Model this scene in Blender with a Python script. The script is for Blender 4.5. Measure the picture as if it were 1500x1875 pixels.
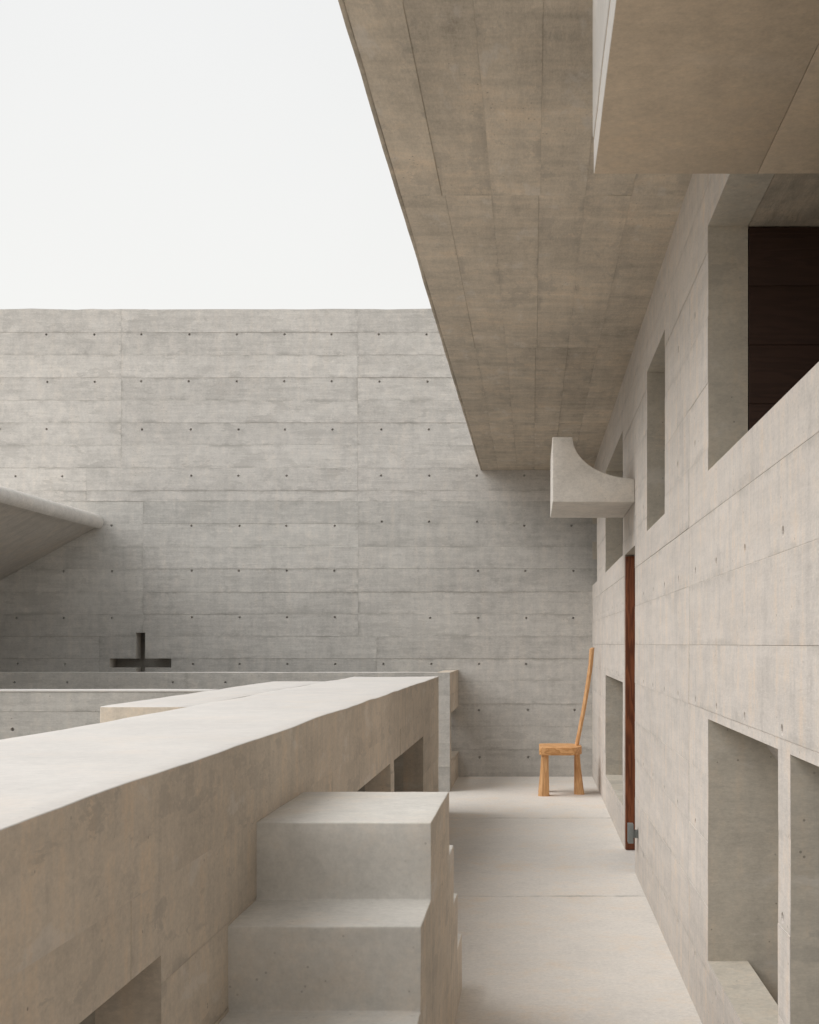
import bpy, bmesh, math, random
from mathutils import Vector, noise as mnoise
random.seed(7)
for o in list(bpy.data.objects): bpy.data.objects.remove(o)
S = bpy.context.scene
C = S.collection
R = math.radians

# ------------------------------------------------------------------ camera
EYE = 1.45                       # eye height above the gallery floor
cam_d = bpy.data.cameras.new('camera'); cam = bpy.data.objects.new('camera', cam_d); C.objects.link(cam)
cam.location = (0, 0, EYE); cam.rotation_euler = (R(90), 0, 0)
cam_d.sensor_fit = 'HORIZONTAL'; cam_d.sensor_width = 36
cam_d.lens = 36 * 2200 / 1500
cam_d.shift_x = -(977 - 750) / 1500          # rising / shifted view camera: verticals stay vertical
cam_d.shift_y = (1179 - 937.5) / 1500
cam_d.clip_start = .05; cam_d.clip_end = 3000
S.camera = cam

# ------------------------------------------------------------------ sky and sun (bright overcast)
SUN_EL, SUN_AZ = R(45), R(256)               # azimuth measured clockwise from +Y: from the left, a little behind
w = bpy.data.worlds.new('World'); S.world = w; w.use_nodes = True
nt = w.node_tree; nt.nodes.clear()
sky = nt.nodes.new('ShaderNodeTexSky'); sky.sky_type = 'NISHITA'; sky.sun_disc = False
sky.sun_elevation = SUN_EL; sky.sun_rotation = SUN_AZ
sky.air_density = 1.0; sky.dust_density = 6.0; sky.ozone_density = 1.0
hs = nt.nodes.new('ShaderNodeHueSaturation'); hs.inputs['Saturation'].default_value = .22
cloud = nt.nodes.new('ShaderNodeMixRGB'); cloud.inputs[0].default_value = .90
# thin bright cloud sheet, slightly warmer and brighter low down where the haze is thick, all round the horizon
hz_ = nt.nodes.new('ShaderNodeMapRange'); hz_.inputs[1].default_value = .0; hz_.inputs[2].default_value = .5
sx = nt.nodes.new('ShaderNodeSeparateXYZ'); hc = nt.nodes.new('ShaderNodeMixRGB')
hc.inputs[1].default_value = (8.75, 8.7, 8.35, 1); hc.inputs[2].default_value = (7.95, 8.0, 7.98, 1)
tc = nt.nodes.new('ShaderNodeTexCoord'); cn = nt.nodes.new('ShaderNodeTexNoise')
cn.inputs['Scale'].default_value = 2.2; cn.inputs['Detail'].default_value = 4
cm = nt.nodes.new('ShaderNodeMapRange'); cm.inputs[3].default_value = .965; cm.inputs[4].default_value = 1.035
mul = nt.nodes.new('ShaderNodeMixRGB'); mul.blend_type = 'MULTIPLY'; mul.inputs[0].default_value = 1
bg = nt.nodes.new('ShaderNodeBackground'); bg.inputs['Strength'].default_value = .058
wo = nt.nodes.new('ShaderNodeOutputWorld')
L = nt.links.new
L(tc.outputs['Generated'], sx.inputs[0]); L(sx.outputs['Z'], hz_.inputs[0]); L(hz_.outputs[0], hc.inputs[0]); L(hc.outputs[0], cloud.inputs[2])
L(sky.outputs[0], hs.inputs['Color']); L(hs.outputs[0], cloud.inputs[1])
L(tc.outputs['Generated'], cn.inputs['Vector']); L(cn.outputs['Fac'], cm.inputs[0])
L(cloud.outputs[0], mul.inputs[1]); L(cm.outputs[0], mul.inputs[2])
L(mul.outputs[0], bg.inputs[0]); L(bg.outputs[0], wo.inputs[0])
sd = bpy.data.lights.new('sun', 'SUN'); sd.energy = 1.35; sd.angle = R(55); sd.color = (1, .975, .945)
so = bpy.data.objects.new('sun', sd); C.objects.link(so)
dirv = Vector((math.sin(SUN_AZ) * math.cos(SUN_EL), math.cos(SUN_AZ) * math.cos(SUN_EL), math.sin(SUN_EL)))
so.rotation_euler = dirv.to_track_quat('Z', 'Y').to_euler(); so.location = dirv * 30
vs = S.view_settings
vs.view_transform = 'Standard'; vs.look = 'None'; vs.gamma = 1; vs.exposure = 1.0; vs.use_curve_mapping = False
S.cycles.use_denoising = True; S.cycles.use_adaptive_sampling = True; S.cycles.adaptive_threshold = .02
S.cycles.max_bounces = 5; S.cycles.diffuse_bounces = 4; S.cycles.glossy_bounces = 2; S.cycles.caustics_reflective = False; S.cycles.caustics_refractive = False

# ------------------------------------------------------------------ materials
class G:
    """tiny node-graph helper"""
    def __init__(s, name):
        s.m = bpy.data.materials.new(name); s.m.use_nodes = True
        s.t = s.m.node_tree; s.t.nodes.clear()
        s.out = s.t.nodes.new('ShaderNodeOutputMaterial')
        s.b = s.t.nodes.new('ShaderNodeBsdfPrincipled'); s.t.links.new(s.b.outputs[0], s.out.inputs[0])
        s.pos = s.n('ShaderNodeNewGeometry').outputs['Position']
        s.rnd = s.n('ShaderNodeObjectInfo').outputs['Random']
    def n(s, k): return s.t.nodes.new(k)
    def set(s, sock, v):
        if hasattr(v, 'is_linked') or isinstance(v, bpy.types.NodeSocket): s.t.links.new(v, sock)
        else: sock.default_value = v
    def math(s, op, a, b=0., c=None, clamp=False):
        n = s.n('ShaderNodeMath'); n.operation = op; n.use_clamp = clamp
        s.set(n.inputs[0], a); s.set(n.inputs[1], b)
        if c is not None: s.set(n.inputs[2], c)
        return n.outputs[0]
    def vscale(s, v, k):
        n = s.n('ShaderNodeVectorMath'); n.operation = 'MULTIPLY'; s.set(n.inputs[0], v); n.inputs[1].default_value = k
        return n.outputs[0]
    def noise(s, scale, k=(1, 1, 1), detail=5, rough=.6, w=None, dist=0, vec=None):
        n = s.n('ShaderNodeTexNoise'); n.noise_dimensions = '4D' if w is not None else '3D'
        s.set(n.inputs['Vector'], s.vscale(vec or s.pos, k))
        n.inputs['Scale'].default_value = scale; n.inputs['Detail'].default_value = detail
        n.inputs['Roughness'].default_value = rough; n.inputs['Distortion'].default_value = dist
        if w is not None: s.set(n.inputs['W'], w)
        return n.outputs['Fac']
    def step(s, v, a, b, lo=0., hi=1.):
        n = s.n('ShaderNodeMapRange'); n.interpolation_type = 'SMOOTHSTEP'
        s.set(n.inputs[0], v); n.inputs[1].default_value = a; n.inputs[2].default_value = b
        n.inputs[3].default_value = lo; n.inputs[4].default_value = hi
        return n.outputs[0]
    def mix(s, f, a, b, mode='MIX'):
        n = s.n('ShaderNodeMixRGB'); n.blend_type = mode
        s.set(n.inputs[0], f)
        for i, v in ((1, a), (2, b)): s.set(n.inputs[i], v if not isinstance(v, tuple) else (*v, 1))
        return n.outputs[0]
    def bump(s, h, strength, dist):
        n = s.n('ShaderNodeBump'); n.inputs['Strength'].default_value = strength; n.inputs['Distance'].default_value = dist
        s.set(n.inputs['Height'], h); s.t.links.new(n.outputs[0], s.b.inputs['Normal'])

def concrete(name, col, grain=(1, 1, 14), var=1.0, patch=.12, warm=.2, warmcol=(.55, .40, .26), edge=0.,
             drip=.10, pits=.5, panel=.08, bump=.3, speck=.16, cont=False, cross=0., blot=.26):
    g = G(name)
    off = g.n('ShaderNodeVectorMath'); off.operation = 'MULTIPLY_ADD'       # every casting gets its own piece of the pattern
    cr = g.n('ShaderNodeCombineXYZ')
    for i in range(3): g.t.links.new(g.rnd, cr.inputs[i])
    g.t.links.new(cr.outputs[0], off.inputs[0]); off.inputs[1].default_value = (17, 31, 13); g.t.links.new(g.pos, off.inputs[2])
    P = g.pos if cont else off.outputs[0]
    f1 = g.noise(1.0, detail=3)
    f2 = g.noise(1.6, grain, detail=4, rough=.7, vec=P)
    f3 = g.noise(9., detail=6, rough=.82, vec=P)
    f4 = g.noise(1.0, (14, 14, 1.0) if grain[2] > 5 else (2, 2, 2), detail=4, rough=.68)
    f5 = g.noise(75., tuple(min(1.6, max(.6, k / 5)) for k in grain), detail=2, rough=.9)
    v = 1.0
    fx = g.noise(1.3, tuple(9 if k < 2 else 1.2 for k in grain), detail=3, rough=.7) if cross else .5
    for f, a in ((fx, cross), (f1, blot), (f2, .34), (f3, .66), (f4, drip), (f5, speck * 2.2), (0.5 if cont else g.rnd, panel)):
        v = g.math('MULTIPLY_ADD', g.math('SUBTRACT', f, .5), a * var, v)
    c = g.mix(1.0, col, v, 'MULTIPLY')
    kk = tuple(1 + 1.6 * (x > 5) for x in grain)
    ps = g.noise(2.6, kk, detail=7, rough=.68, vec=P, dist=.25)
    # warm mineral staining
    ws = g.step(g.math('MULTIPLY_ADD', f4, .5, g.math('MULTIPLY', f3, .5)), .47, .66, 0, warm)
    c = g.mix(ws, c, g.mix(1.0, warmcol, v, 'MULTIPLY'))
    # grey paste blotches with fairly crisp edges, and pale laitance
    pm = g.math('MULTIPLY', g.step(ps, .565, .60), g.step(f3, .34, .6))
    c = g.mix(g.math('MULTIPLY', pm, patch), c, (.235, .23, .218))
    c = g.mix(g.step(ps, .43, .35, 0, patch * .9), c, (.72, .70, .67))
    if edge > 0:                                  # grout leak lines along formwork joints
        a = g.n('ShaderNodeUVMap'); a.uv_map = 'ea'; b = g.n('ShaderNodeUVMap'); b.uv_map = 'eb'
        sa = g.n('ShaderNodeSeparateXYZ'); sb = g.n('ShaderNodeSeparateXYZ')
        g.t.links.new(a.outputs[0], sa.inputs[0]); g.t.links.new(b.outputs[0], sb.inputs[0])
        d = g.math('MINIMUM', g.math('MINIMUM', sa.outputs[0], sa.outputs[1]), g.math('MINIMUM', sb.outputs[0], sb.outputs[1]))
        dn = g.math('MULTIPLY_ADD', g.math('SUBTRACT', f3, .5), .07, d)
        gate = g.step(ps, .46, .60)
        e1 = g.math('MULTIPLY', g.step(dn, 0., .034, 1, 0), gate)
        c = g.mix(g.math('MULTIPLY', e1, edge), c, (.20, .19, .17))
        e2 = g.math('MULTIPLY', g.step(g.math('MULTIPLY_ADD', g.math('SUBTRACT', f3, .5), .004, d), .000, .006, 1, 0), g.step(f2, .44, .60, .03, 1))
        c = g.mix(g.math('MULTIPLY', e2, min(.8, edge)), c, (.16, .14, .11))
    if pits > 0:                                  # bug holes
        vo = g.n('ShaderNodeTexVoronoi'); vo.inputs['Scale'].default_value = 26; g.t.links.new(g.pos, vo.inputs['Vector'])
        pit = g.math('MULTIPLY', g.step(vo.outputs['Distance'], .06, .12, 1, 0), g.step(f4, .50, .60))
        c = g.mix(g.math('MULTIPLY', pit, pits), c, (.06, .055, .045))
    g.set(g.b.inputs['Base Color'], c)
    g.b.inputs['Roughness'].default_value = .85
    g.b.inputs['Specular IOR Level'].default_value = .25
    g.bump(g.noise(9., tuple(max(.5, k / 3) for k in grain), detail=4, rough=.75), bump, .006)
    return g.m

def wood(name, light, dark, axis=(14, 14, 1.2), rough=.55, ring=9.):
    g = G(name)
    tcn = g.n('ShaderNodeTexCoord').outputs['Object']
    wn = g.noise(1.0, axis, detail=4, rough=.55, vec=tcn)
    rg = g.math('FRACT', g.math('MULTIPLY', wn, ring))
    rg = g.math('MULTIPLY', g.step(rg, 0, .75), g.step(rg, .8, 1., 1, 0))
    fi = g.noise(6., tuple(a * 2.5 for a in axis), detail=4, vec=tcn)
    big = g.noise(3., detail=3, vec=tcn)
    f = g.math('ADD', g.math('MULTIPLY', rg, .45), g.math('ADD', g.math('MULTIPLY', fi, .5), g.math('MULTIPLY', big, .35)))
    c = g.mix(g.step(f, .3, 1.05), light, dark)
    g.set(g.b.inputs['Base Color'], c); g.b.inputs['Roughness'].default_value = rough
    g.b.inputs['Specular IOR Level'].default_value = .3
    g.bump(f, .25, .003)
    return g.m

def plain(name, col, rough=.6, metal=0., var=.2):
    g = G(name)
    f = g.noise(30., detail=5)
    v = g.math('ADD', 1 - var / 2, g.math('MULTIPLY', f, var))
    g.set(g.b.inputs['Base Color'], g.mix(1., col, v, 'MULTIPLY'))
    g.b.inputs['Roughness'].default_value = rough; g.b.inputs['Metallic'].default_value = metal
    g.bump(f, .1, .002)
    return g.m

M = {}
M['back'] = concrete('concrete_upper_pour', (.560, .541, .514), edge=.28, patch=.28, warm=.10, panel=.12, drip=.18, bump=.45, var=1.2)
M['back_low'] = concrete('concrete_lower_pour', (.538, .525, .498), edge=.24, patch=.22, warm=.10, panel=.10, drip=.28, bump=.42, blot=.32, var=1.15)
M['gallery'] = concrete('concrete_gallery_wall', (.59, .548, .508), grain=(1, 1, 9), edge=.16, patch=.11, warm=.38, drip=.52, var=.95, panel=.05)
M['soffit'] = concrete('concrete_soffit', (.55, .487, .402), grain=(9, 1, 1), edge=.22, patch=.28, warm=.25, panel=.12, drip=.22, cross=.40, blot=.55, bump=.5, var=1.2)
M['gallery_core'] = concrete('concrete_gallery_reveal', (.54, .50, .43), grain=(1, 1, 6), patch=.26, warm=.22, drip=.2, cont=True)  # greyer copy of the wall concrete: reveal shade put into the colour
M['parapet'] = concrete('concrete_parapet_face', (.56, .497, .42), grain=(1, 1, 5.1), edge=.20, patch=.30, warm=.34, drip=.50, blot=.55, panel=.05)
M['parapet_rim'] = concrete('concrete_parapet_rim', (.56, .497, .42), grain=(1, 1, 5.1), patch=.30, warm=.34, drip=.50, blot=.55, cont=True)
M['coping_lit'] = concrete('concrete_coping_lit', (.61, .59, .567), grain=(1.5, 1, 3), patch=.03, warm=.14, var=.5, pits=.15, speck=.14)  # coping tone; on the beam's left face it stands in for light
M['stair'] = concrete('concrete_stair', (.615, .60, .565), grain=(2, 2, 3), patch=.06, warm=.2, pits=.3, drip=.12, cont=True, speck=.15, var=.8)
M['floor'] = concrete('concrete_floor', (.70, .668, .626), grain=(1.2, 1, 1), edge=.6, patch=.02, warm=.36, warmcol=(.63, .48, .33), pits=0, panel=.02, speck=.30, bump=.2, var=.55)
M['plain'] = concrete('concrete_plain', (.46, .43, .375), patch=.24, warm=.2)
M['canopy_rim_lit'] = concrete('concrete_canopy_rim_lit', (.66, .635, .60), grain=(1.2, 1, 1.2), patch=.12, warm=.12)  # paler than the slab: light on the rounded edge put into the colour
M['canopy'] = concrete('concrete_canopy', (.56, .53, .49), grain=(1.2, 10, 1.2), patch=.16, warm=.22)
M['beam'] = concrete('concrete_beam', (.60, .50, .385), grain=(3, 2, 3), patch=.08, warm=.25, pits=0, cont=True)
M['bracket'] = concrete('concrete_bracket', (.68, .645, .595), grain=(2, 2, 5), patch=.12, warm=.2, pits=.2)
M['ground'] = concrete('ground_earth', (.33, .28, .22), grain=(2, 2, 2), patch=.2, warm=.3)
M['oak'] = wood('pale_wood', (.70, .42, .21), (.50, .26, .11))
M['seatwood'] = wood('pale_wood_slab', (.70, .40, .185), (.46, .22, .08), axis=(3, 9, 9), ring=7)
M['door'] = wood('red_hardwood', (.24, .075, .029), (.11, .030, .011), axis=(9, 9, .9), rough=.45)
M['dark'] = wood('dark_stained_boards', (.046, .023, .0155), (.034, .017, .0115), axis=(.9, 9, 9), rough=.7)
M['zinc'] = plain('galvanised_steel', (.22, .24, .24), rough=.5, metal=.55)

# ------------------------------------------------------------------ helpers
def tag(o, label=None, cat=None, group=None, kind=None):
    for k, v in (('label', label), ('category', cat), ('group', group), ('kind', kind)):
        if v: o[k] = v
    return o
def link(name, me, mat, parent=None):
    o = bpy.data.objects.new(name, me); C.objects.link(o)
    if mat: me.materials.append(mat)
    if parent:
        o.parent = parent
        o.matrix_parent_inverse = parent.matrix_basis.inverted()   # meshes are written in world space
    return o
def thing(name, loc, label, cat, group=None, kind=None):
    o = bpy.data.objects.new(name, None); C.objects.link(o); o.location = loc; o.empty_display_size = .2
    return tag(o, label, cat, group, kind or 'thing')
def wobble(p, amp, f=3.1):
    q = Vector(p) * f
    a = mnoise.noise_vector(q) * amp
    b = mnoise.noise_vector(q * 4.3 + Vector((7, 3, 1))) * amp * .4
    return Vector(p) + a + b
def finish(bm, name, mat, parent=None, smooth=True):
    bmesh.ops.recalc_face_normals(bm, faces=bm.faces)
    me = bpy.data.meshes.new(name); bm.to_mesh(me); bm.free()
    if smooth:
        for p in me.polygons: p.use_smooth = True
        me.set_sharp_from_angle(angle=R(38))
    return link(name, me, mat, parent)
def cuts(bm, step, axes='xyz'):
    for i, a in enumerate('xyz'):
        if a not in axes: continue
        lo = min(v.co[i] for v in bm.verts); hi = max(v.co[i] for v in bm.verts)
        k = max(1, int((hi - lo) / step))
        no = Vector((0, 0, 0)); no[i] = 1
        for j in range(1, k):
            co = Vector((0, 0, 0)); co[i] = lo + (hi - lo) * j / k
            bmesh.ops.bisect_plane(bm, geom=bm.verts[:] + bm.edges[:] + bm.faces[:], plane_co=co, plane_no=no)
def rbox(name, x, y, z, mat, parent=None, bev=.008, step=.22, amp=.002, seg=3, side=None, foot=True, wv=(1, 1, 1), wf=3.1, flank=None):
    """cast block: rounded arrises, slightly wavy surfaces"""
    bm = bmesh.new()
    bmesh.ops.create_cube(bm, size=1)
    for v in bm.verts:
        v.co = Vector(((x[0] + x[1]) / 2 + v.co.x * (x[1] - x[0]), (y[0] + y[1]) / 2 + v.co.y * (y[1] - y[0]), (z[0] + z[1]) / 2 + v.co.z * (z[1] - z[0])))
    if bev: bmesh.ops.bevel(bm, geom=[e for e in bm.edges if foot or max(v.co.z for v in e.verts) > z[0] + 1e-4], offset=bev, segments=seg, profile=.5, affect='EDGES')
    if amp:
        cuts(bm, step)
        for v in bm.verts:
            d = wobble(v.co, amp, wf) - v.co
            if not foot: d.z *= max(0, (v.co.z - z[0]) / (z[1] - z[0]))
            v.co += Vector((d.x * wv[0], d.y * wv[1], d.z * wv[2]))
    o = finish(bm, name, mat, parent)
    if side:
        o.data.materials.append(side)
        for p in o.data.polygons: p.material_index = 0 if p.normal.z > .5 else 1
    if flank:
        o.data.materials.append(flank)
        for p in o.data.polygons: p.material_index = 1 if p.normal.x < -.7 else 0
    return o
def prism(name, prof, a0, a1, axis, mat, parent=None, bev=.008, step=.22, amp=.002, seg=3):
    """profile (2D) extruded along axis 'x' (profile y,z) or 'y' (profile x,z)"""
    bm = bmesh.new()
    P = (lambda p, t: (t, p[0], p[1])) if axis == 'x' else ((lambda p, t: (p[0], t, p[1])) if axis == 'y' else (lambda p, t: (p[0], p[1], t)))
    A = [bm.verts.new(P(p, a0)) for p in prof]; B = [bm.verts.new(P(p, a1)) for p in prof]
    n = len(prof)
    bm.faces.new(A); bm.faces.new(B[::-1])
    for i in range(n): bm.faces.new((A[i], B[i], B[(i + 1) % n], A[(i + 1) % n]))
    bmesh.ops.recalc_face_normals(bm, faces=bm.faces)
    if bev:
        ed = [e for e in bm.edges if len(e.link_faces) == 2 and e.calc_face_angle(0) > R(25)]
        bmesh.ops.bevel(bm, geom=ed, offset=bev, segments=seg, profile=.5, affect='EDGES')
    if amp:
        cuts(bm, step)
        for v in bm.verts: v.co = wobble(v.co, amp)
    return finish(bm, name, mat, parent)

def uniq(vals, lo, hi):
    out = []
    for v in sorted(vals):
        if v < lo - 1e-6 or v > hi + 1e-6: continue
        if not out or v - out[-1] > 1e-5: out.append(v)
    return out
def inhole(u, v, holes):
    return any(h[0] < u < h[1] and h[2] < v < h[3] for h in holes)
def wall_core(name, O, U, V, N, ext, holes, d0, T, mat, parent):
    """solid body of a wall behind its cast face, with openings; ext=(u0,u1,v0,v1)"""
    u0, u1, v0, v1 = ext
    us = uniq([u0, u1] + [h[i] for h in holes for i in (0, 1)], u0, u1)
    vv = uniq([v0, v1] + [h[i] for h in holes for i in (2, 3)], v0, v1)
    bm = bmesh.new(); cache = {}
    def vt(u, v, d):
        k = (round(u, 5), round(v, 5), d)
        if k not in cache: cache[k] = bm.verts.new(O + U * u + V * v - N * d)
        return cache[k]
    nu, nv = len(us) - 1, len(vv) - 1
    sol = lambda i, j: 0 <= i < nu and 0 <= j < nv and not inhole((us[i] + us[i + 1]) / 2, (vv[j] + vv[j + 1]) / 2, holes)
    for i in range(nu):
        for j in range(nv):
            if not sol(i, j): continue
            a, b, c, d = us[i], us[i + 1], vv[j], vv[j + 1]
            for dd in (d0, T): bm.faces.new([vt(a, c, dd), vt(b, c, dd), vt(b, d, dd), vt(a, d, dd)])
            dr = lambda i, j: .0012 if 0 <= i < nu and 0 <= j < nv else d0
            if not sol(i - 1, j): q = dr(i - 1, j); bm.faces.new([vt(a, c, q), vt(a, d, q), vt(a, d, T), vt(a, c, T)])
            if not sol(i + 1, j): q = dr(i + 1, j); bm.faces.new([vt(b, c, q), vt(b, d, q), vt(b, d, T), vt(b, c, T)])
            if not sol(i, j - 1): q = dr(i, j - 1); bm.faces.new([vt(a, c, q), vt(b, c, q), vt(b, c, T), vt(a, c, T)])
            if not sol(i, j + 1): q = dr(i, j + 1); bm.faces.new([vt(a, d, q), vt(b, d, q), vt(b, d, T), vt(a, d, T)])
    return finish(bm, name, mat, parent, smooth=False)
def panels(pname, O, U, V, N, ext, holes, rows, bays, d0, mat, parent, ties=(), gap=.003, rough=.0012, wavy_top=0., tie_r=.0125, gd=.0016, even=False, strong=None):
    """board-marked casting panels in front of the core: one object each, open joints, real tie holes"""
    u0, u1, v0, v1 = ext
    rows = uniq([v0] + list(rows) + [v1], v0, v1)
    for r in range(len(rows) - 1):
        ra, rb = rows[r], rows[r + 1]
        cols = uniq([u0] + list(bays((ra + rb) / 2)) + [u1], u0, u1)
        for c in range(len(cols) - 1):
            ca, cb = cols[c], cols[c + 1]
            k_ = 1 if even else random.choice((.12, .2, .35, .7, 1.3))
            if strong and min(abs(ra - strong), abs(rb - strong)) < .01: k_ = 1.15
            g = gap / 2 * k_; gd_ = gd * k_
            ga, gb, gl, gh = (g if ca > u0 else 0), (g if cb < u1 else 0), (g if ra > v0 else 0), (g if rb < v1 else 0)
            a, b, lo, hi = ca + ga, cb - gb, ra + gl, rb - gh
            def out(u, v):                        # foot of the joint groove
                return (u - ga if u < a + 1e-6 else u + gb if u > b - 1e-6 else u, v - gl if v < lo + 1e-6 else v + gh if v > hi - 1e-6 else v)
            tl = []
            for (tu, tv) in ties:
                if ca + .02 < tu < cb - .02 and ra < tv <= rb:
                    tv = tl[0][1] if tl else min(max(tv, lo + .022), hi - .022)
                    if not any(h[0] - .04 < tu < h[1] + .04 and h[2] - .04 < tv < h[3] + .04 for h in holes): tl.append((tu, tv))
            s = tie_r * 1.25
            us = [a, b] + [h[i] for h in holes for i in (0, 1)] + [t[0] + k for t in tl for k in (-s, s)]
            vv = [lo, hi] + [h[i] for h in holes for i in (2, 3)] + [t[1] + k for t in tl for k in (-s, s)]
            top = wavy_top and rb >= v1 - 1e-6
            if top: us += [a + (b - a) * k / max(2, int((b - a) / .16)) for k in range(1, max(2, int((b - a) / .16)))]
            us, vv = uniq(us, a, b), uniq(vv, lo, hi)
            pr = random.uniform(-rough, rough); tu_, tv_ = random.uniform(-rough, rough), random.uniform(-rough, rough)
            bm = bmesh.new(); cache = {}
            def P(u, v, d):
                dv = 0
                if top and v > hi - 1e-6: dv = mnoise.noise(Vector((u * 3.3, 2.2, 0))) * wavy_top + mnoise.noise(Vector((u * 11, 5.2, 0))) * wavy_top * .5
                k = (round(u, 5), round(v, 5), round(d, 5))
                if k not in cache:
                    dd = d
                    if d <= 0: dd = d - pr - tu_ * ((u - a) / (b - a) - .5) - tv_ * ((v - lo) / (hi - lo) - .5)
                    if d > 0: u, v = out(u, v)
                    cache[k] = bm.verts.new(O + U * u + V * (v + dv) - N * dd)
                return cache[k]
            nu, nv = len(us) - 1, len(vv) - 1
            sol = lambda i, j: 0 <= i < nu and 0 <= j < nv and not inhole((us[i] + us[i + 1]) / 2, (vv[j] + vv[j + 1]) / 2, holes)
            made = False
            for i in range(nu):
                for j in range(nv):
                    if not sol(i, j): continue
                    made = True
                    p, q, x, y = us[i], us[i + 1], vv[j], vv[j + 1]
                    t = next((t for t in tl if abs((p + q) / 2 - t[0]) < 1e-4 and abs((x + y) / 2 - t[1]) < 1e-4), None)
                    if t:
                        K = 12
                        sq = [P(p, x, 0), P(q, x, 0), P(q, y, 0), P(p, y, 0)]
                        def ring(rad, d):
                            return [bm.verts.new(O + U * (t[0] + rad * math.cos(R(225 + 30 * k))) + V * (t[1] + rad * math.sin(R(225 + 30 * k))) - N * (d - pr)) for k in range(K)]
                        r0, r1, r2 = ring(tie_r, 0), ring(tie_r * .86, .004), ring(tie_r * .8, min(.028, d0 - .002))
                        for k in range(4):
                            e = [r0[(3 * k + m) % K] for m in range(4)]
                            bm.faces.new([sq[k], sq[(k + 1) % 4]] + e[::-1])
                        for A, B in ((r0, r1), (r1, r2)):
                            for k in range(K): bm.faces.new([A[k], A[(k + 1) % K], B[(k + 1) % K], B[k]])
                        bm.faces.new(r2)
                    else:
                        bm.faces.new([P(p, x, 0), P(q, x, 0), P(q, y, 0), P(p, y, 0)])
                    def side(e, f, uo=0, vo=0):
                        hol = inhole((e[0] + f[0]) / 2 + uo * .002, (e[1] + f[1]) / 2 + vo * .002, holes)
                        for d1, d2 in (((0, .0011),) if hol else ((0, gd_), (gd_, d0))): bm.faces.new([P(*e, d1), P(*f, d1), P(*f, d2), P(*e, d2)])
                    if not sol(i - 1, j): side((p, x), (p, y), -1)
                    if not sol(i + 1, j): side((q, x), (q, y), 1)
                    if not sol(i, j - 1): side((p, x), (q, x), 0, -1)
                    if not sol(i, j + 1): side((p, y), (q, y), 0, 1)
            if not made: bm.free(); continue
            la, lb = bm.loops.layers.uv.new('ea'), bm.loops.layers.uv.new('eb')
            for f in bm.faces:
                for l in f.loops:
                    w_ = l.vert.co - O
                    u, v = w_.dot(U), w_.dot(V)
                    l[la].uv = (u - ca if ca > u0 else 1, v - ra if ra > v0 else 1)
                    l[lb].uv = (cb - u if cb < u1 else 1, rb - v if rb < v1 else 1)
            bmesh.ops.recalc_face_normals(bm, faces=bm.faces)
            # make sure the front looks along N
            ff = max(bm.faces, key=lambda f: f.calc_area())
            if ff.normal.dot(N) < 0: bmesh.ops.reverse_faces(bm, faces=bm.faces)
            todo = set(bm.faces)                  # an opening may leave two pieces: each its own object
            while todo:
                st_ = [todo.pop()]; isl = set(st_)
                while st_:
                    for e in st_.pop().edges:
                        for f in e.link_faces:
                            if f not in isl: isl.add(f); todo.discard(f); st_.append(f)
                if len(isl) == len(bm.faces): b2 = bm.copy()
                else:
                    idx = {f.index for f in isl} if not bm.faces.index_update() else None
                    b2 = bm.copy(); b2.faces.ensure_lookup_table()
                    bmesh.ops.delete(b2, geom=[f for f in b2.faces if f.index not in idx], context='FACES')
                me = bpy.data.meshes.new(pname); b2.to_mesh(me); b2.free()
                link(pname, me, mat((ra + rb) / 2) if callable(mat) else mat, parent)
            bm.free()
VX, VY, VZ = Vector((1, 0, 0)), Vector((0, 1, 0)), Vector((0, 0, 1))
D0 = .032                                 # depth of the cast face in front of the core

XW, XP, XS = .644, -.82, -.301            # gallery wall face, parapet face, stair side
YB = 13.13                                # back wall face
ZS = 3.35                                 # roof soffit
PPM = 2200 / YB
def bz(y): return EYE + (1179 - y) / PPM  # heights and offsets measured on the back wall
def bx(x): return (x - 977) / PPM

# ------------------------------------------------------------------ ground and floors
gm = bpy.data.meshes.new('ground'); gm.from_pydata([(-900, -900, -.16), (900, -900, -.16), (900, 900, -.16), (-900, 900, -.16)], [], [(0, 1, 2, 3)])
tag(link('ground', gm, M['ground']), kind='structure')
fl = thing('floor', (0, 5, 0), None, None, kind='structure')
wall_core('floor_base', Vector((0, 0, 0)), VX, VY, VZ, (-1.565, 4.2, -5.0, YB), [], D0, .15, M['plain'], fl)
panels('floor_slab', Vector((0, 0, 0)), VX, VY, VZ, (-1.565, 4.2, -5.0, YB), [], [-2.4, .70, 3.80, 6.90, 10.0], lambda v: [1.4], D0, M['floor'], fl, gap=.009, rough=.0006, even=True, gd=.005)
cf = thing('courtyard_floor', (-5, 5, 0), None, None, kind='structure')
rbox('paving', (-16, -1.97), (-5, YB), (-.15, -.01), M['floor'], cf, bev=0, amp=0)

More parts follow.
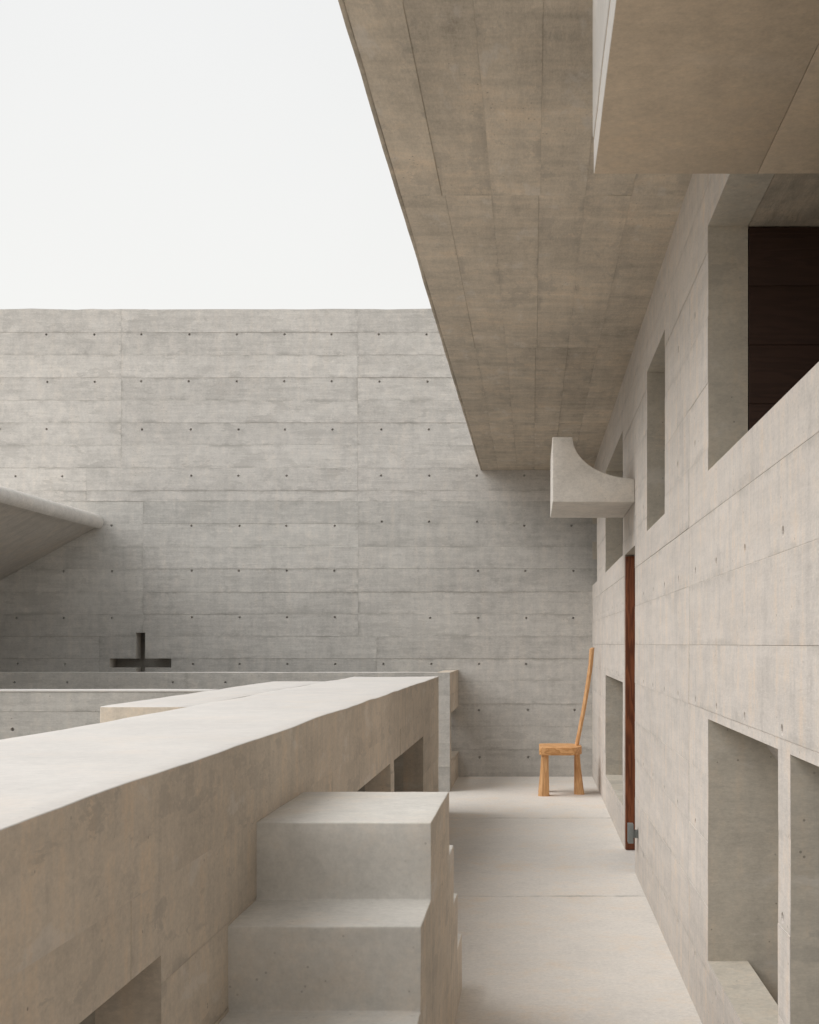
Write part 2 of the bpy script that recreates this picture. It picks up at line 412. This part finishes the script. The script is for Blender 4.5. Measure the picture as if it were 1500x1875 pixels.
# ------------------------------------------------------------------ back wall
bw = thing('back_wall', (-3.6, YB, 0), 'tall pale grey board-marked concrete wall closing the courtyard, with a cross niche', 'wall')
ext = (-9.0, 4.2, 0, bz(566))
cross = [(bx(249), bx(265.8), bz(1234), bz(1158.4)), (bx(200.6), bx(313.6), bz(1222.4), bz(1205.8))]
BO = Vector((0, YB, 0)); BN = Vector((0, -1, 0))
wall_core('wall_core', BO, VX, VZ, BN, (ext[0], ext[1], ext[2], ext[3] - .012), cross, D0, .17, M['bracket'], bw)  # pale core: light on the niche jambs put into the colour
rows = [bz(y) for y in (608.5, 650, 691.5, 733, 774, 815.3, 856.8, 898.5, 918, 959, 1001, 1041.5, 1084, 1124.5, 1165, 1206, 1247, 1289, 1330, 1372)]
def back_bays(v):
    y = 1179 - (v - EYE) * PPM
    far = [-380, 1330]
    if y < 857: return [bx(x) for x in far + [222, 655]]
    if y < 918: return [bx(x) for x in far + [158, 655]]
    if y < 1165: return [bx(x) for x in far + [262, 656]]
    return [bx(x) for x in far + [182, 690]]
ties = []
for yy in (611.5, 699, 786, 872, 959.5, 1046, 1131.5, 1216, 1301, 1387.5):
    for k in range(-7, 13):
        xx = 84 + 87.3 * k + random.uniform(-1.6, 1.6) + (yy - 611) * .012
        if yy > 860 and xx < 320: xx -= 60
        if random.random() < .04: continue
        ties.append((bx(xx), bz(yy + random.uniform(-1, 1))))
panels('wall_panel', BO, VX, VZ, BN, ext, cross, rows, back_bays, D0, lambda v: M['back'] if v > bz(918) else M['back_low'], bw, ties=ties, gap=.0045, rough=.002, wavy_top=.012, tie_r=.014)
# chamber behind the cross-shaped slot; pale colour stands in for lit inner faces
nb = bmesh.new()
x0, x1, z0, z1, ya, yb = bx(190), bx(325), bz(1240), bz(1150), YB + .171, YB + .42
vs_ = [nb.verts.new(p) for p in ((x0, ya, z0), (x1, ya, z0), (x1, ya, z1), (x0, ya, z1), (x0, yb, z0), (x1, yb, z0), (x1, yb, z1), (x0, yb, z1))]
for f in ((4, 5, 6, 7), (0, 1, 5, 4), (3, 2, 6, 7), (0, 3, 7, 4), (1, 2, 6, 5)): nb.faces.new([vs_[i] for i in f])
finish(nb, 'niche_chamber', M['bracket'], bw, smooth=False)

# ------------------------------------------------------------------ gallery wall on the right
gw = thing('gallery_wall', (XW, 6, 0), 'long cream concrete wall on the right with tall window openings and a doorway', 'wall')
GO = Vector((XW, 0, 0)); GN = Vector((-1, 0, 0))
TW = .147
gext = (-5.0, YB, 0, ZS)
up_lo, up_hi, lo_lo, lo_hi = EYE + .638, EYE + 1.54, EYE - 1.17, EYE - .277
gholes = [(12.18, YB - .001, up_lo, up_hi), (8.66, 10.73, up_lo, up_hi), (5.88, 6.81, up_lo, up_hi), (1.3, 4.43, up_lo, up_hi),
          (8.66, 10.73, lo_lo, lo_hi), (3.16, 4.43, lo_lo, lo_hi), (1.5, 3.01, lo_lo, lo_hi),
          (7.62, 8.48, -.01, EYE + .626)]
wall_core('wall_core', GO, VY, VZ, GN, gext, gholes, D0, TW, M['gallery_core'], gw)
grows = [EYE - .005 + .2425 * k for k in range(-5, 8)]
grows = [v for v in grows if .08 < v < ZS - .12]
def gal_bays(v):
    b = [2.4, 4.97, 7.62, 11.2]
    if v > up_hi: b = [4.43, 6.81, 8.66, 10.73, 12.18]
    elif v > up_lo: b = [4.97, 7.62]
    return b
gties = [(3.11 + .56 * k + random.uniform(-.01, .01), EYE + h) for k in range(-4, 18) for h in (-1.24, -.73, -.225, .29, .80, 1.31)]
panels('wall_panel', GO, VY, VZ, GN, gext, gholes, grows, gal_bays, D0, M['gallery'], gw, ties=gties, gap=.003, rough=.0012, tie_r=.016, strong=EYE + .2375)
# rooms behind the wall
XI = XW + TW
rooms = thing('interior_rooms', (2.4, 6, 0), 'concrete partitions and floors of the rooms seen through the wall openings', 'interior')
for y in (4.43, 6.81, 10.73):
    rbox('partition_wall', (XI, 4.0), (y, y + .15), (0, 1.5), M['gallery_core'], rooms, bev=0, amp=0)
for y in (6.81, 10.73):
    rbox('partition_wall', (XI, 4.0), (y + .003, y + .15), (1.9, up_hi), M['plain'], rooms, bev=0, amp=0)
rbox('middle_slab', (XI + .002, 4.0), (-5, YB), (1.5, 1.9), M['plain'], rooms, bev=0, amp=0)  # unseen slab, added to keep light out of the upper room
rbox('ceiling_slab', (XI + .002, 4.0), (-5, YB), (up_hi + .002, ZS - .01), M['soffit'], rooms, bev=0, amp=0)
rbox('rear_wall', (4.0, 4.2), (-5, YB), (0, ZS - .01), M['plain'], rooms, bev=0, amp=0)
rbox('end_wall', (XI + .002, 4.0), (-5.15, -5), (0, ZS - .01), M['plain'], rooms, bev=0, amp=0)
prism('sloped_slab', [(.86, 1.07), (1.45, .28), (1.60, .28), (1.60, 1.49), (.86, 1.49)], 3.1, 4.428, 'y', M['gallery'], rooms, bev=.006, amp=.001)
for k in range(5):
    z0 = 1.9 + k * .2176
    rbox('dark_board', (XI + .004, 4.0), (4.43, 4.46), (z0 + .0005, z0 + .2171), M['dark'], rooms, bev=.003, amp=0)
rbox('board_backing', (XI + .004, 4.0), (4.462, 4.6), (1.9, up_hi), M['dark'], rooms, bev=0, amp=0)

# ------------------------------------------------------------------ roof overhang
rf = thing('roof_overhang', (1.8, 6, ZS), 'broad flat concrete roof slab overhanging the walkway, brown board-marked underside', 'roof')
RO = Vector((0, 0, ZS)); RN = Vector((0, 0, -1))
rext = (-.56, 4.2, 3.40, YB - .004)
wall_core('slab_core', RO, VX, VY, RN, rext, [], D0, .26, M['plain'], rf)
panels('soffit_board', RO, VX, VY, RN, rext, [], [5.09, 7.71, 10.34], lambda v: [-.375 + .012 * math.sin(v), -.177, .021 + .01 * math.sin(v * 2), .22, .415, 1.4], D0, M['soffit'], rf, gap=.0045, rough=.002)
rbox('roof_edge', (-.578, -.5605), (3.40, YB - .004), (ZS - .004, ZS + .262), M['soffit'], rf, bev=.006, amp=.003, step=.15)

rbox('front_strip', (-.578, -.25), (-5.0, 3.398), (ZS + .002, ZS + .258), M['soffit'], rf, bev=.006, amp=.003)  # unseen strip, kept narrow so an added roof slot lights the beam
rbox('rear_slab', (XW + .002, 4.2), (-5.0, 3.398), (ZS + .002, ZS + .258), M['plain'], rf, bev=0, amp=0)
bmr = thing('overhead_beam', (.9, 1.2, 2.8), 'deep concrete beam overhead at the upper right, its side edge coloured pale as if lit', 'beam')
rbox('beam_lip', (.173, .6432), (-5, 3.45), (2.80, 2.896), M['beam'], bmr, bev=.003, amp=.0015, flank=M['coping_lit'])  # left face painted paler: its light is put into the colour
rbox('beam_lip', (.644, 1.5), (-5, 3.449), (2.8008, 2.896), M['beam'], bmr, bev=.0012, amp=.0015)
rbox('beam_body', (.170, 1.5), (-5, 3.452), (2.902, ZS + .20), M['beam'], bmr, bev=.006, amp=.0015, flank=M['coping_lit'])  # paler left face again, light put into the colour

# ------------------------------------------------------------------ parapet, its bench step and the cross walls
pp = thing('parapet', (-1.2, 5, 0), 'wide waist-high concrete parapet with a flat pale top running beside the walkway', 'parapet')
PZ, PJ = EYE - .282, .927
PH, PL = EYE - .686, .28
PO = Vector((XP, 0, 0)); PN = VX
PE = 10.37
pext = (-5.0, PE, 0, PJ)
pholes = [(.9, 2.65, PL, PH), (5.2, 6.89, PL, PH), (7.07, 8.93, PL, PH)]
wall_core('parapet_core', PO, VY, VZ, PN, pext, pholes, D0, TW, M['parapet_rim'], pp)
panels('parapet_panel', PO, VY, VZ, PN, pext, pholes, [.245, .472, .70], lambda v: [2.45, 4.9, 7.4], D0, M['parapet'], pp, gap=.003)
rbox('top_slab', (-1.555, XP + .001), (-5.0, PE), (PJ + .0005, PZ), M['coping_lit'], pp, bev=.004, step=.06, amp=.0055, foot=False, wv=(.2, .2, 1), wf=1.3, side=M['parapet_rim'])  # sides stained brown; the paler top also has its sky light coloured in
rbox('rear_wall', (-1.55, -1.41), (-5.0, PE), (0, PJ), M['plain'], pp, bev=0, amp=0)
for y in (2.65, 6.89, 8.93): rbox('partition_wall', (-1.41, XP - TW), (y + .002, y + .15), (0, PJ), M['plain'], pp, bev=0, amp=0)
rbox('end_wall', (-1.41, XP - TW), (PE - .15, PE), (0, PJ), M['plain'], pp, bev=0, amp=0)
rbox('widened_top', (-1.966, -1.556), (5.44, 9.06), (.60, PZ - .001), M['coping_lit'], pp, bev=.006, step=.13, amp=.0025, side=M['parapet_rim'])  # same split: sky light on the top put into its paler colour

cw = thing('end_parapet', (-4, 11.9, 0), 'low concrete wall crossing in front of the back wall, ending at the walkway', 'wall')
cext = (-9.0, XP, 0, PZ)
CO = Vector((0, 11.77, 0))
wall_core('wall_core', CO, VX, VZ, BN, (cext[0], cext[1], 0, PZ - .006), [], D0, .17, M['plain'], cw)
panels('wall_panel', CO, VX, VZ, BN, cext, [], [.245, .472, .70, .945], lambda v: [-6.0, -3.4], D0, M['back_low'], cw,
       ties=[(-.95 - .517 * k, 1.072) for k in range(15)], wavy_top=.004)
rbox('coping_strip', (-9.0, XP - .16), (11.941, 12.25), (.95, PZ - .004), M['coping_lit'], cw, bev=.006, amp=.002)
SO = Vector((XP, 0, 0))
sext = (11.805, YB - .002, 0, PZ)
shole = [(11.95, YB - .001, PL, PH)]
wall_core('side_core', SO, VY, VZ, VX, (11.805, YB - .002, 0, PZ - .004), shole, D0, .147, M['parapet_rim'], cw)
panels('side_panel', SO, VY, VZ, VX, sext, shole, [.245, .472, .70, .945], lambda v: [], D0, M['parapet'], cw)
rbox('rear_partition', (-1.5, -1.35), (11.95, YB - .01), (0, PZ - .02), M['plain'], cw, bev=0, amp=0)

mw = thing('courtyard_wall', (-5, 7.3, 0), 'low grey concrete wall with a thin pale top, far left behind the parapet', 'wall')
MO = Vector((0, 7.30, 0)); mext = (-9.0, -1.968, 0, PZ)
wall_core('wall_core', MO, VX, VZ, BN, (-9.0, -1.968, 0, PZ - .005), [], D0, .2, M['plain'], mw)
panels('wall_panel', MO, VX, VZ, BN, (-9.0, -1.968, 0, PZ - .012), [], [.30, .545, .79, 1.037], lambda v: [-4.6], D0, M['back_low'], mw,
       ties=[(-2.65 - .517 * k, .93) for k in range(12)])
rbox('coping_strip', (-9.0, -1.968), (7.296, 7.52), (PZ - .011, PZ), M['coping_lit'], mw, bev=.003, amp=.001)

# ------------------------------------------------------------------ stair over the walkway side of the parapet
st = thing('staircase', (-.56, 4, 0), 'short concrete stair block of tall steps climbing beside the parapet', 'stairs')
rz = .2303
ys = [2.57, 2.90, 3.23, 3.56, 4.30, 4.54, 4.77, 5.06]
hz = [1, 2, 3, 4, 3, 2, 1]
prof = [(ys[0], 0)]
for k, h in enumerate(hz): prof += [(ys[k], rz * h), (ys[k + 1], rz * h)]
prof.append((ys[-1], 0))
bm = bmesh.new()
A = [bm.verts.new((XP - .012, p[0], p[1])) for p in prof]; B = [bm.verts.new((XS, p[0], p[1])) for p in prof]
bm.faces.new(A); bm.faces.new(B[::-1]); n = len(prof)
for i in range(n): bm.faces.new((A[i], B[i], B[(i + 1) % n], A[(i + 1) % n]))
bmesh.ops.recalc_face_normals(bm, faces=bm.faces)
ed = [e for e in bm.edges if len(e.link_faces) == 2 and max(v.co.z for v in e.verts) > .01]
bmesh.ops.bevel(bm, geom=ed, offset=.005, segments=3, profile=.5, affect='EDGES')
cuts(bm, .06)
for v in bm.verts:
    if v.co.z > .005: v.co = wobble(wobble(v.co, .0014), .0009, 17)
bmesh.ops.recalc_face_normals(bm, faces=bm.faces)
for k in range(7):
    b2 = bm.copy()
    # the cut runs just inside the taller step, so each step keeps its own arris and riser
    lo = ys[k] + (.016 if k > 3 else -.016); hi = ys[k + 1] + (.016 if k >= 3 else -.016)
    gg = lambda: b2.verts[:] + b2.edges[:] + b2.faces[:]
    bmesh.ops.bisect_plane(b2, geom=gg(), plane_co=(0, lo, 0), plane_no=(0, -1, 0), clear_outer=True)
    bmesh.ops.bisect_plane(b2, geom=gg(), plane_co=(0, hi, 0), plane_no=(0, 1, 0), clear_outer=True)
    me = bpy.data.meshes.new('step'); b2.to_mesh(me); b2.free()
    for p in me.polygons: p.use_smooth = True
    me.set_sharp_from_angle(angle=R(38))
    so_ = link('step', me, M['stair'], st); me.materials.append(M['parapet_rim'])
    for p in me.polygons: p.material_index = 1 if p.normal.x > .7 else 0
bm.free()

# ------------------------------------------------------------------ bracket projecting from the gallery wall
px = [(XW - .001, .9), (.121, .9), (.121, 1.313), (.250, 1.313)]
for k in range(1, 15):
    t = k / 15 * math.pi / 2
    px.append((.250 + .385 * (1 - math.cos(t)), 1.313 - .262 * math.sin(t)))
px.append((XW - .001, 1.046))
br = prism('wall_bracket', [(x, z + EYE) for x, z in px], 7.62, 8.58, 'y', M['bracket'], None, bev=.006, amp=.0012)
tag(br, 'chunky concrete bracket with a concave curved top projecting from the wall above the door', 'bracket')

# ------------------------------------------------------------------ sloping canopy on the far left
cp = thing('sloping_canopy', (-6, 9, 2), 'tilted concrete roof slab with a rounded edge jutting in from the left', 'roof')
sl = .552; xr, zr = -4.78, EYE + 1.33; th = .084
dx, dz = -1 / math.hypot(1, sl), -sl / math.hypot(1, sl)      # down the slope, to the left
nx, nz = -dz, dx                                             # underside normal
prof = []
for k in range(13):
    a = math.pi * k / 12
    prof.append((xr + th * (nx * -math.cos(a)) - th * dx * math.sin(a), zr + th * (nz * -math.cos(a)) - th * dz * math.sin(a)))
Lc = 4.6
nose = prism('rounded_edge', prof, 4.5, YB - .003, 'y', M['canopy_rim_lit'], cp, bev=0, amp=.002)
t2 = th - .034
slab = [(xr + t2 * nx * s + dx * d + .001 * dx, zr + t2 * nz * s + dz * d + .001 * dz) for s, d in ((-1.3, 0), (-1.3, Lc), (1, Lc), (1, 0))]
prism('slab', slab, 4.5, YB - .004, 'y', M['canopy'], cp, bev=0, amp=.002)  # unseen near end lengthened to shade the low courtyard wall

# ------------------------------------------------------------------ door leaf, swung open inside the doorway
dr = thing('door', (XW + .02, 8.48, 0), 'narrow reddish brown hardwood door leaf standing open in the wall doorway', 'door')
leaf = rbox('door_leaf', (XW + .004, XW + .84), (8.435, 8.478), (.004, EYE + .616), M['door'], dr, bev=.004, amp=.0005)
rbox('door_handle', (XW + .72, XW + .74), (8.38, 8.43), (.98, 1.12), M['zinc'], leaf, bev=.004, amp=0)
# little steel stop plate on the wall, just before the doorway
hd = thing('door_stop', (XW - .04, 7.4, .285), 'small grey galvanised steel plate on a stub low on the wall by the door', 'door stop')
rbox('plate', (XW - .063, XW - .030), (7.36, 7.43), (.226, .345), M['zinc'], hd, bev=.003, amp=0, seg=2)
rbox('stub', (XW - .030, XW + .004), (7.375, 7.415), (.258, .304), M['zinc'], hd, bev=.002, amp=0, seg=2)

# ------------------------------------------------------------------ chair
ch = thing('chair', (.25, 11.6, 0), 'three-legged pale wooden chair with thick seat and a single tall stick back', 'chair')
YC = 11.6
prism('seat', [(.055, YC - .19), (.062, YC - .222), (.088, YC - .24), (.375, YC - .24), (.400, YC - .225), (.462, YC - .09), (.466, YC), (.462, YC + .09), (.400, YC + .225), (.375, YC + .24), (.088, YC + .24), (.062, YC + .222), (.055, YC + .19)],
      .394, .470, 'z', M['seatwood'], ch, bev=.008, amp=.0022, step=.06)
def leg(top, bot, rt, rb, sy):
    """hewn tapering leg: squared section with chamfered corners"""
    bm = bmesh.new(); rings = []
    for k in range(6):
        t = k / 5; e = t ** 1.35
        cx, cy = top[0] + (bot[0] - top[0]) * e, top[1] + (bot[1] - top[1]) * e
        r = (rt[0] + (rb[0] - rt[0]) * e, rt[1] + (rb[1] - rt[1]) * e)
        z = .40 * (1 - t)
        sec = [(-1, -.35), (-.42, -1), (.7, -1), (1, -.72), (1, .8), (.8, 1), (-.42, 1), (-1, .35)]
        rings.append([bm.verts.new(wobble((cx + r[0] * a, cy + r[1] * b, z), .0015 if 0 < k < 5 else 0, 20)) for a, b in sec])
    for A, B in zip(rings, rings[1:]):
        for i in range(8): bm.faces.new((A[i], A[(i + 1) % 8], B[(i + 1) % 8], B[i]))
    bm.faces.new(rings[0]); bm.faces.new(rings[-1][::-1])
    ed = [e for e in bm.edges if len(e.link_faces) == 2 and e.calc_face_angle(0) > R(22)]
    bmesh.ops.bevel(bm, geom=ed, offset=.004, segments=2, profile=.5, affect='EDGES')
    finish(bm, 'leg', M['oak'], ch)
leg((.111, YC - .150), (.098, YC - .135), (.033, .036), (.054, .052), -1)
leg((.111, YC + .150), (.100, YC + .170), (.033, .036), (.054, .052), 1)
leg((.421, YC), (.442, YC), (.026, .040), (.050, .056), 0)
bm = bmesh.new(); rings = []
for k in range(13):
    t = k / 12
    cx = .415 + .160 * t + .010 * math.sin(math.pi * t); cz = .455 + .96 * t
    r = .0205 + .003 * t
    if k == 12: r *= .62
    if k == 11: cz = .455 + .96 * .985
    rings.append([bm.verts.new((cx + r * math.cos(R(22.5 + 36 * i)), YC + r * 1.05 * math.sin(R(22.5 + 36 * i)), cz)) for i in range(10)])
for A, B in zip(rings, rings[1:]):
    for i in range(10): bm.faces.new((A[i], A[(i + 1) % 10], B[(i + 1) % 10], B[i]))
bm.faces.new(rings[0]); bm.faces.new(rings[-1][::-1])
for v in bm.verts: v.co = wobble(v.co, .0015, 9)
finish(bm, 'backrest_stick', M['oak'], ch)
